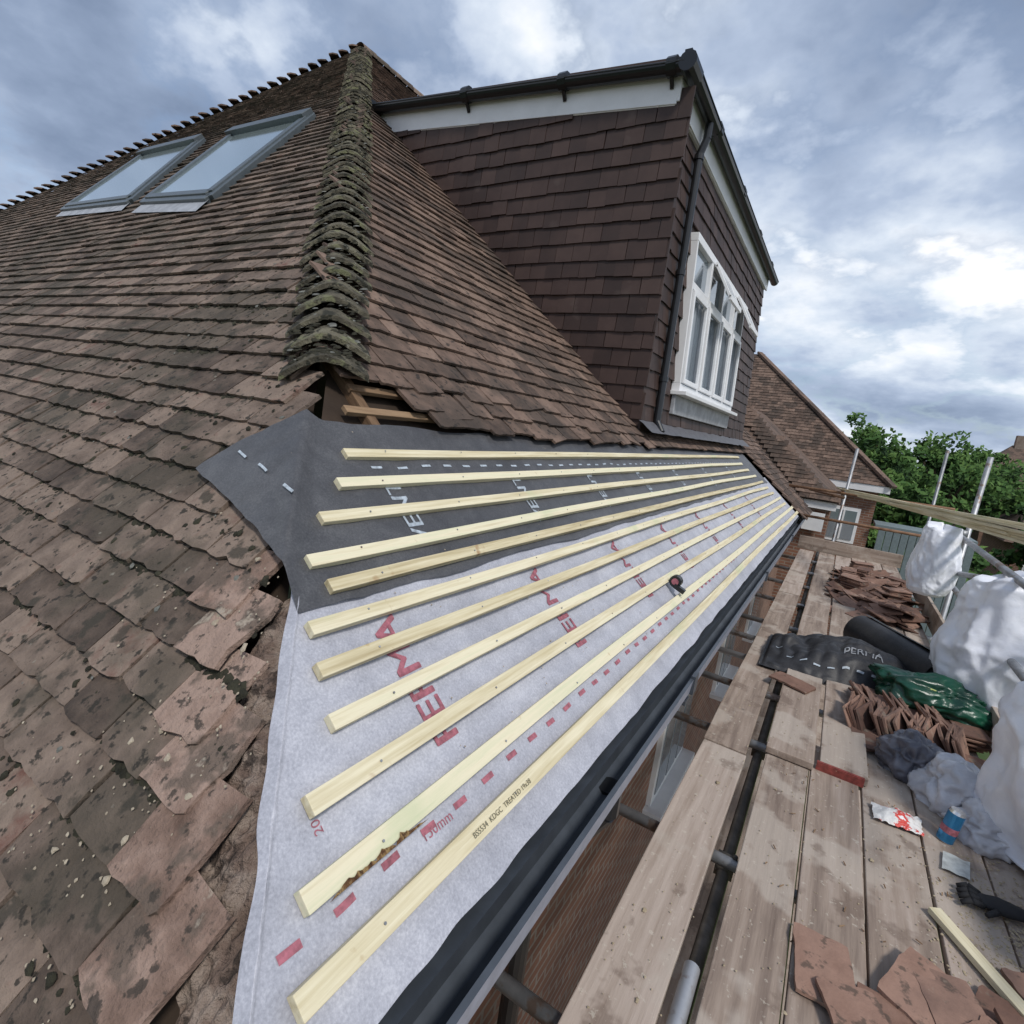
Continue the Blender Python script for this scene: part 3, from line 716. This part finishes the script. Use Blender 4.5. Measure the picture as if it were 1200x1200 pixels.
def sackfn(p,k):
    th=math.atan2(p.y,p.x); z=(p.z+1)/2; ph=seedv[0]
    prof=(.80+.24*math.sin(math.pi*min(1,z*1.15))) if z<.8 else (.80+.24*math.sin(math.pi*.92))*(1-.9*(z-.8))
    if z<.06: prof*=z/.06*.3+.7
    edge=1 if .02<z<.985 else (z/.02 if z<=.02 else (1-z)/.015)
    fold=1+.022*math.sin(7*th+ph+3*noise.noise(V((th,z*3,ph))))*(.3+z)+.014*math.sin(15*th+4*z+ph*2)
    r=prof*max(0,min(1,edge))*fold*(1+(k-1)*.75)*(1+.09*noise.noise(V((math.cos(th)*1.2,math.sin(th)*1.2,z*2.5+ph))))
    top=.07*math.sin(2*th+ph)+.04*math.sin(5*th) if z>.75 else 0
    return V((math.cos(th)*r,math.sin(th)*r,z*2-1+top*(z-.75)*4))
seedv=[0]
def sack(name,c,sx,sy,sz,seed):
    seedv[0]=seed; return crumple(name,c,sx,sy,sz,M_sack,.22,1.7,seed=seed,extra=sackfn,flat=-1,sub=6)
sack('rubble_sack',(1.15,4.55,.02),.34,.3,.48,5)
sack('rubble_sack.001',(.90,6.3,.42),.17,.14,.34,15)
sack('rubble_sack.002',(1.17,3.02,-.02),.34,.33,.44,25)
sack('rubble_sack.003',(1.22,2.3,-.05),.24,.3,.33,35)
M_can=plain('blue_can',(.05,.25,.5),.25,metal=.6); M_alu=plain('aluminium',(.7,.7,.7),.25,metal=.9)
b=B(); c0=V((.70,2.86,.0)); ax=V((.12,.05,1)).normalized()
b.tube(c0+ax*.008,c0+ax*.145,.032,20,mi=0); b.tube(c0,c0+ax*.008,.026,20,mi=1,r1=.032); b.tube(c0+ax*.145,c0+ax*.158,.032,20,mi=1,r1=.026); b.tube(c0+ax*.05,c0+ax*.08,.0323,20,mi=2,cap=False)
b.make('drinks_can',[M_can,M_alu,M_red])
M_pk=gmat('crisp_packet_foil',[(.4,(.75,.74,.72)),(.52,(.7,.68,.66)),(.55,(.6,.06,.05)),(.62,(.65,.08,.06)),(.64,(.8,.8,.8))],9,.3,.6,.01,rnd=.0)
b=B(); b.grid(lambda u,v:V((.43+.19*u+.01*noise.noise(V((u*4,v*4,3))),2.78+.13*v+.02*u,.014+.035*math.sin(math.pi*u)*math.sin(math.pi*v)+.016*abs(noise.noise(V((u*6,v*6,0)))))),24,18); b.make('crisp_packet',M_pk,None,True)
M_paper=plain('paper',(.5,.52,.5),.6,var=.35)
b=B(); b.grid(lambda u,v:V((.66+.09*u+.02*v,2.62+.13*v,.010+.012*noise.noise(V((u*2,v*2,5)))+.006)),8,8); b.make('cardboard_leaflet',[M_paper],None,True)
b=B(); gc=V((.80,2.50,.03))
def palm(u,v):
    t=2*math.pi*u; s=math.sin(math.pi*min(max(v,.02),.98))**.35; return gc+V((-.06+.17*v,.0+.02*v,0))+V((0,math.cos(t)*.043*s*(1-.15*v),max(-.02,math.sin(t)*.022*s*(1+.3*noise.noise(V((v*6,t,0)))))))
b.grid(palm,16,14)
for k in range(4):
    p0=gc+V((-.04,-.034+.022*k,0)); p1=p0+V((-.042+.004*abs(k-1.5),-.014+.006*k,.012)); p2=p1+V((-.03,-.008+.003*k,-.02)); b.tube(p0,p1,.0115,8); b.tube(p1,p2,.011,8,r1=.008)
b.tube(gc+V((0,-.035,0)),gc+V((-.035,-.078,.0)),.012,8,r1=.009)
b.make('work_glove',plain('black_glove',(.018,.018,.02),.8),None,True)
b=B(); b.bar((.60,2.33,.02),(.86,1.92,.03),.045,.022); b.make('timber_offcut',M_batten,bevel=.002)
b=B()
for k in range(900):
    x=U(-.33,1.0); y=abs(random.gauss(0,2.6))+1.0
    if -.12<x<-.03: continue
    lump(b,V((x,y,.006 if not(3<y<6.9 and x<.41) else .046)),V((0,0,1)),U(.001,.004)*(1 if k%14 else 2.5),random.random())
for k in range(1600):
    lump(b,V((min(1.0,random.gauss(.83,.11)),random.gauss(2.35,.28),.004)),V((0,0,1)),U(.001,.0055),random.random())
b.make('rubble_crumbs',M_sand,None,False,fix=False)
b=B()
for k in range(70):
    x=U(.05,.98);y=U(1.7,3.4);a=U(0,3.1);l=U(.006,.022); b.bar((x,y,.008),(x+l*math.cos(a),y+l*math.sin(a),.012),.004,.002)
b.make('wood_chips',M_old)
# ------------------------------------------------------------ neighbour, trees, ground
nb=empty('brick_house.001')
b=B()
def tn(c): return 1 if c.x<1.31-(c.y-19)*4.93/4 else 0
tiles(b,(0,19,.97),(1,0,0),V((0,1,1.06)),V((0,-1.06,1)),(-9,1.4),(0,5.8),tn,near=0,gauge=.14,width=.2)
b.make('roof_tiles',M_tile1,nb,fix=False)
b=B(); b.poly([(1.35,19,.95),(-3.62,23,5.19),(-3.62,27,5.19),(1.35,31,.95)]); b.poly([(1.31,19,.93),(-3.62,23,5.17),(-9,23,5.17),(-9,19,.93)]); b.bar((1.36,18.95,1.0),(-3.62,23,5.27),.22,.08); b.make('roof_deck',M_tile1,nb)
b=B(); wall(b,(1.05,19.35),(-9,19.35),-4.6,.95); wall(b,(1.05,19.35),(1.05,30.6),-4.6,.95); b.make('wall',M_brick,nb)
b=B(); b.box((-4,19.02,.88),(5.3,0,0),(0,.02,0),(0,0,.1)); b.box((.3,19.3,-.35),(.42,0,0),(0,.05,0),(0,0,.55)); b.box((.3,19.24,-.35),(.34,0,0),(0,.01,0),(0,0,.45),mi=1); b.box((.3,19.22,-.35),(.025,0,0),(0,.02,0),(0,0,.46)); b.make('windows_and_fascia',[M_white,M_glass],nb)
b=B()
for k in range(12): b.box((1.35+k*.19,19.2+.0,-2.45),(.088,0,0),(0,.03,0),(0,0,2.2))
b.box((2.35,19.8,-.2),(1.2,0,0),(0,.65,0),(0,0,.05)); b.make('cladded_garage',M_shed,bevel=.01)
def far_house(name,x,y,w,d,ez,rz):
    h=empty(name); b=B(); wall(b,(x,y),(x+w,y),-4.6,ez);wall(b,(x,y),(x,y+d),-4.6,ez);wall(b,(x+w,y),(x+w,y+d),-4.6,ez); b.make('wall',M_brick,h)
    b=B(); o=.4; a,c,e,f=V((x-o,y-o,ez)),V((x+w+o,y-o,ez)),V((x+w+o,y+d+o,ez)),V((x-o,y+d+o,ez)); r0=V((x+w*.25,y+d/2,rz));r1=V((x+w*.75,y+d/2,rz))
    b.poly([a,c,r1,r0]);b.poly([c,e,r1]);b.poly([e,f,r0,r1]);b.poly([f,a,r0]); b.make('roof',M_tile1,h)
    b=B(); b.tube((x+w*.3,y+d/2,rz-.6),(x+w*.3,y+d/2,rz+.9),.45,4); b.make('chimney',M_brick,h)
    b=B()
    for k in range(3): b.box((x+w*(.2+.3*k),y-.03,ez-1.1),(.6,0,0),(0,.04,0),(0,0,.6)); b.box((x+w*(.2+.3*k),y-.08,ez-1.1),(.5,0,0),(0,.02,0),(0,0,.5),mi=1)
    b.make('windows',[M_white,M_glass],h)
far_house('brick_house.002',10.3,62,9,7,1.6,4.9); far_house('brick_house.003',24,66,10,7,1.4,4.6); far_house('brick_house.004',7.5,34,6,6,-1.2,1.2)
far_house('brick_house.005',18,42,8,6,-1,1.7)
def leafcloud(b,c,r,n,size,rz=1):
    for k in range(n):
        d=V((random.gauss(0,1),random.gauss(0,1),random.gauss(0,1))).normalized(); rr=r*U(.55,1.08)
        p=V(c)+V((d.x*rr,d.y*rr,d.z*rr*rz)); a=V((U(-1,1),U(-1,1),U(-1,1))).normalized()*size*U(.6,1.3); e=a.orthogonal().normalized()*size*U(.4,.9)
        rnd=min(1,max(0,.45+.4*d.z+U(-.25,.25)))  # not only random: clump tops paler, undersides darker, shading put into leaf tone
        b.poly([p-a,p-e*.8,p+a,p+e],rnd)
def tree(name,x,y,h,r,seed,zb=-4.6,dens=1.0,size=.16):
    random.seed(seed); e=empty(name); b=B(); base=V((x,y,zb)); top=base+V((U(-.3,.3),U(-.3,.3),h*.6))
    b.tube(base,top,r*.09,10,r1=r*.05); cl=[]
    for k in range(15):
        an=k*2.4; el=U(.0,1.1); L=r*U(.55,.95); o=base.lerp(top,U(.55,1)); q=o+V((math.cos(an)*math.cos(el)*L,math.sin(an)*math.cos(el)*L,math.sin(el)*(h*.36))); b.tube(o,q,r*.035,6,r1=r*.012); cl.append(q)
    b.make('trunk',M_trunk,e); b=B()
    for q in cl+[top+V((0,0,h*.2)),top+V((0,0,h*.3))]:
        cr=r*U(.25,.45)
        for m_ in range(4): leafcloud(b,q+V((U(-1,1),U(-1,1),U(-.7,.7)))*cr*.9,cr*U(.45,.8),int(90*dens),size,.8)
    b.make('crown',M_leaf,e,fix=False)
tree('broadleaf_tree',1.6,33,7.7,2.4,1);tree('broadleaf_tree.001',4.8,38,8.3,3.2,2);tree('broadleaf_tree.002',9.0,50,8.2,3.4,3);tree('broadleaf_tree.003',2.6,24,5.6,1.8,4);tree('broadleaf_tree.004',15.5,52,8.6,3.6,5);tree('broadleaf_tree.005',.4,45,9.4,2.5,6);tree('broadleaf_tree.006',8.6,30,6.3,2.3,8)
random.seed(11)
b=B()
for k in range(90):
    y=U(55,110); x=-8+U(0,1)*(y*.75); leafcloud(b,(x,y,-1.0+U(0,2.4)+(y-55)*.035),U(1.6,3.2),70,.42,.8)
b.make('distant_tree_line',M_leaf,fix=False)
b=B()
for k in range(80):
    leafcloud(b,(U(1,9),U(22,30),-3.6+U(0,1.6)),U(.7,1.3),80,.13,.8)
b.make('garden_hedge',M_leaf,fix=False)
b=B(); b.poly([(-1500,-1500,-4.6),(1500,-1500,-4.6),(1500,1500,-4.6),(-1500,1500,-4.6)]); b.make('ground',M_ground)
# ------------------------------------------------------------ world
w=bpy.data.worlds.new('World'); scn.world=w; w.use_nodes=True; nt=w.node_tree; nt.nodes.clear()
SE,SA=math.radians(52),math.radians(128)
sky=N(nt,'ShaderNodeTexSky',sky_type='NISHITA'); sky.sun_disc=False; sky.sun_elevation=SE; sky.sun_rotation=SA
bg1=N(nt,'ShaderNodeBackground'); bg1.inputs[1].default_value=.13; nt.links.new(sky.outputs[0],bg1.inputs[0])
tcn=N(nt,'ShaderNodeTexCoord'); sep=N(nt,'ShaderNodeSeparateXYZ'); nt.links.new(tcn.outputs['Generated'],sep.inputs[0])
zc=math_(nt,'ADD',math_(nt,'MAXIMUM',sep.outputs[2],0.0),.34)
cx=math_(nt,'DIVIDE',sep.outputs[0],zc); cy=math_(nt,'DIVIDE',sep.outputs[1],zc)
cmb=N(nt,'ShaderNodeCombineXYZ'); nt.links.new(cx,cmb.inputs[0]); nt.links.new(cy,cmb.inputs[1]); cmb.inputs[2].default_value=2.3
a1=noi(nt,cmb.outputs[0],1.15,7,.52); a2=noi(nt,cmb.outputs[0],3.2,6,.58)
f=math_(nt,'ADD',math_(nt,'MULTIPLY',a1,.74),math_(nt,'MULTIPLY',a2,.26))
hz=N(nt,'ShaderNodeMapRange'); nt.links.new(sep.outputs[2],hz.inputs[0]); hz.inputs[1].default_value=.0; hz.inputs[2].default_value=.36; hz.inputs[3].default_value=.085; hz.inputs[4].default_value=.012
f=math_(nt,'ADD',f,hz.outputs[0])
cl=ramp(nt,[(.38,(.17,.225,.335)),(.45,(.27,.34,.475)),(.51,(.42,.50,.645)),(.56,(.66,.73,.83)),(.62,(.99,.99,1.0))],f)
bg2=N(nt,'ShaderNodeBackground'); nt.links.new(cl.outputs[0],bg2.inputs[0]); bg2.inputs[1].default_value=1.15
cov=ramp(nt,[(.44,(.95,.95,.95)),(.5,(.65,.65,.65)),(.56,(.97,.97,.97))],a2)
mx=N(nt,'ShaderNodeMixShader'); nt.links.new(cov.outputs[0],mx.inputs[0]); nt.links.new(bg1.outputs[0],mx.inputs[1]); nt.links.new(bg2.outputs[0],mx.inputs[2])
wo=N(nt,'ShaderNodeOutputWorld'); nt.links.new(mx.outputs[0],wo.inputs[0])
sd=bpy.data.lights.new('sun','SUN'); sd.energy=2.5; sd.angle=math.radians(9); sd.color=(1,.96,.9)
so=bpy.data.objects.new('sun',sd); COL.objects.link(so)
dv=V((math.sin(SA)*math.cos(SE),math.cos(SA)*math.cos(SE),math.sin(SE))); so.rotation_euler=dv.to_track_quat('Z','Y').to_euler()
# ------------------------------------------------------------ camera
R=Matrix(((0.83802,-0.19961,0.50782),(0.53067,0.08164,-0.84364),(0.12694,0.97647,0.17435)))
cd=bpy.data.cameras.new('Camera'); cam=bpy.data.objects.new('Camera',cd); COL.objects.link(cam)
cam.matrix_world=Matrix.Translation(CAM)@R.to_4x4(); cd.lens=36*620/1200; cd.sensor_width=36; cd.clip_start=.02; cd.clip_end=5000
scn.camera=cam
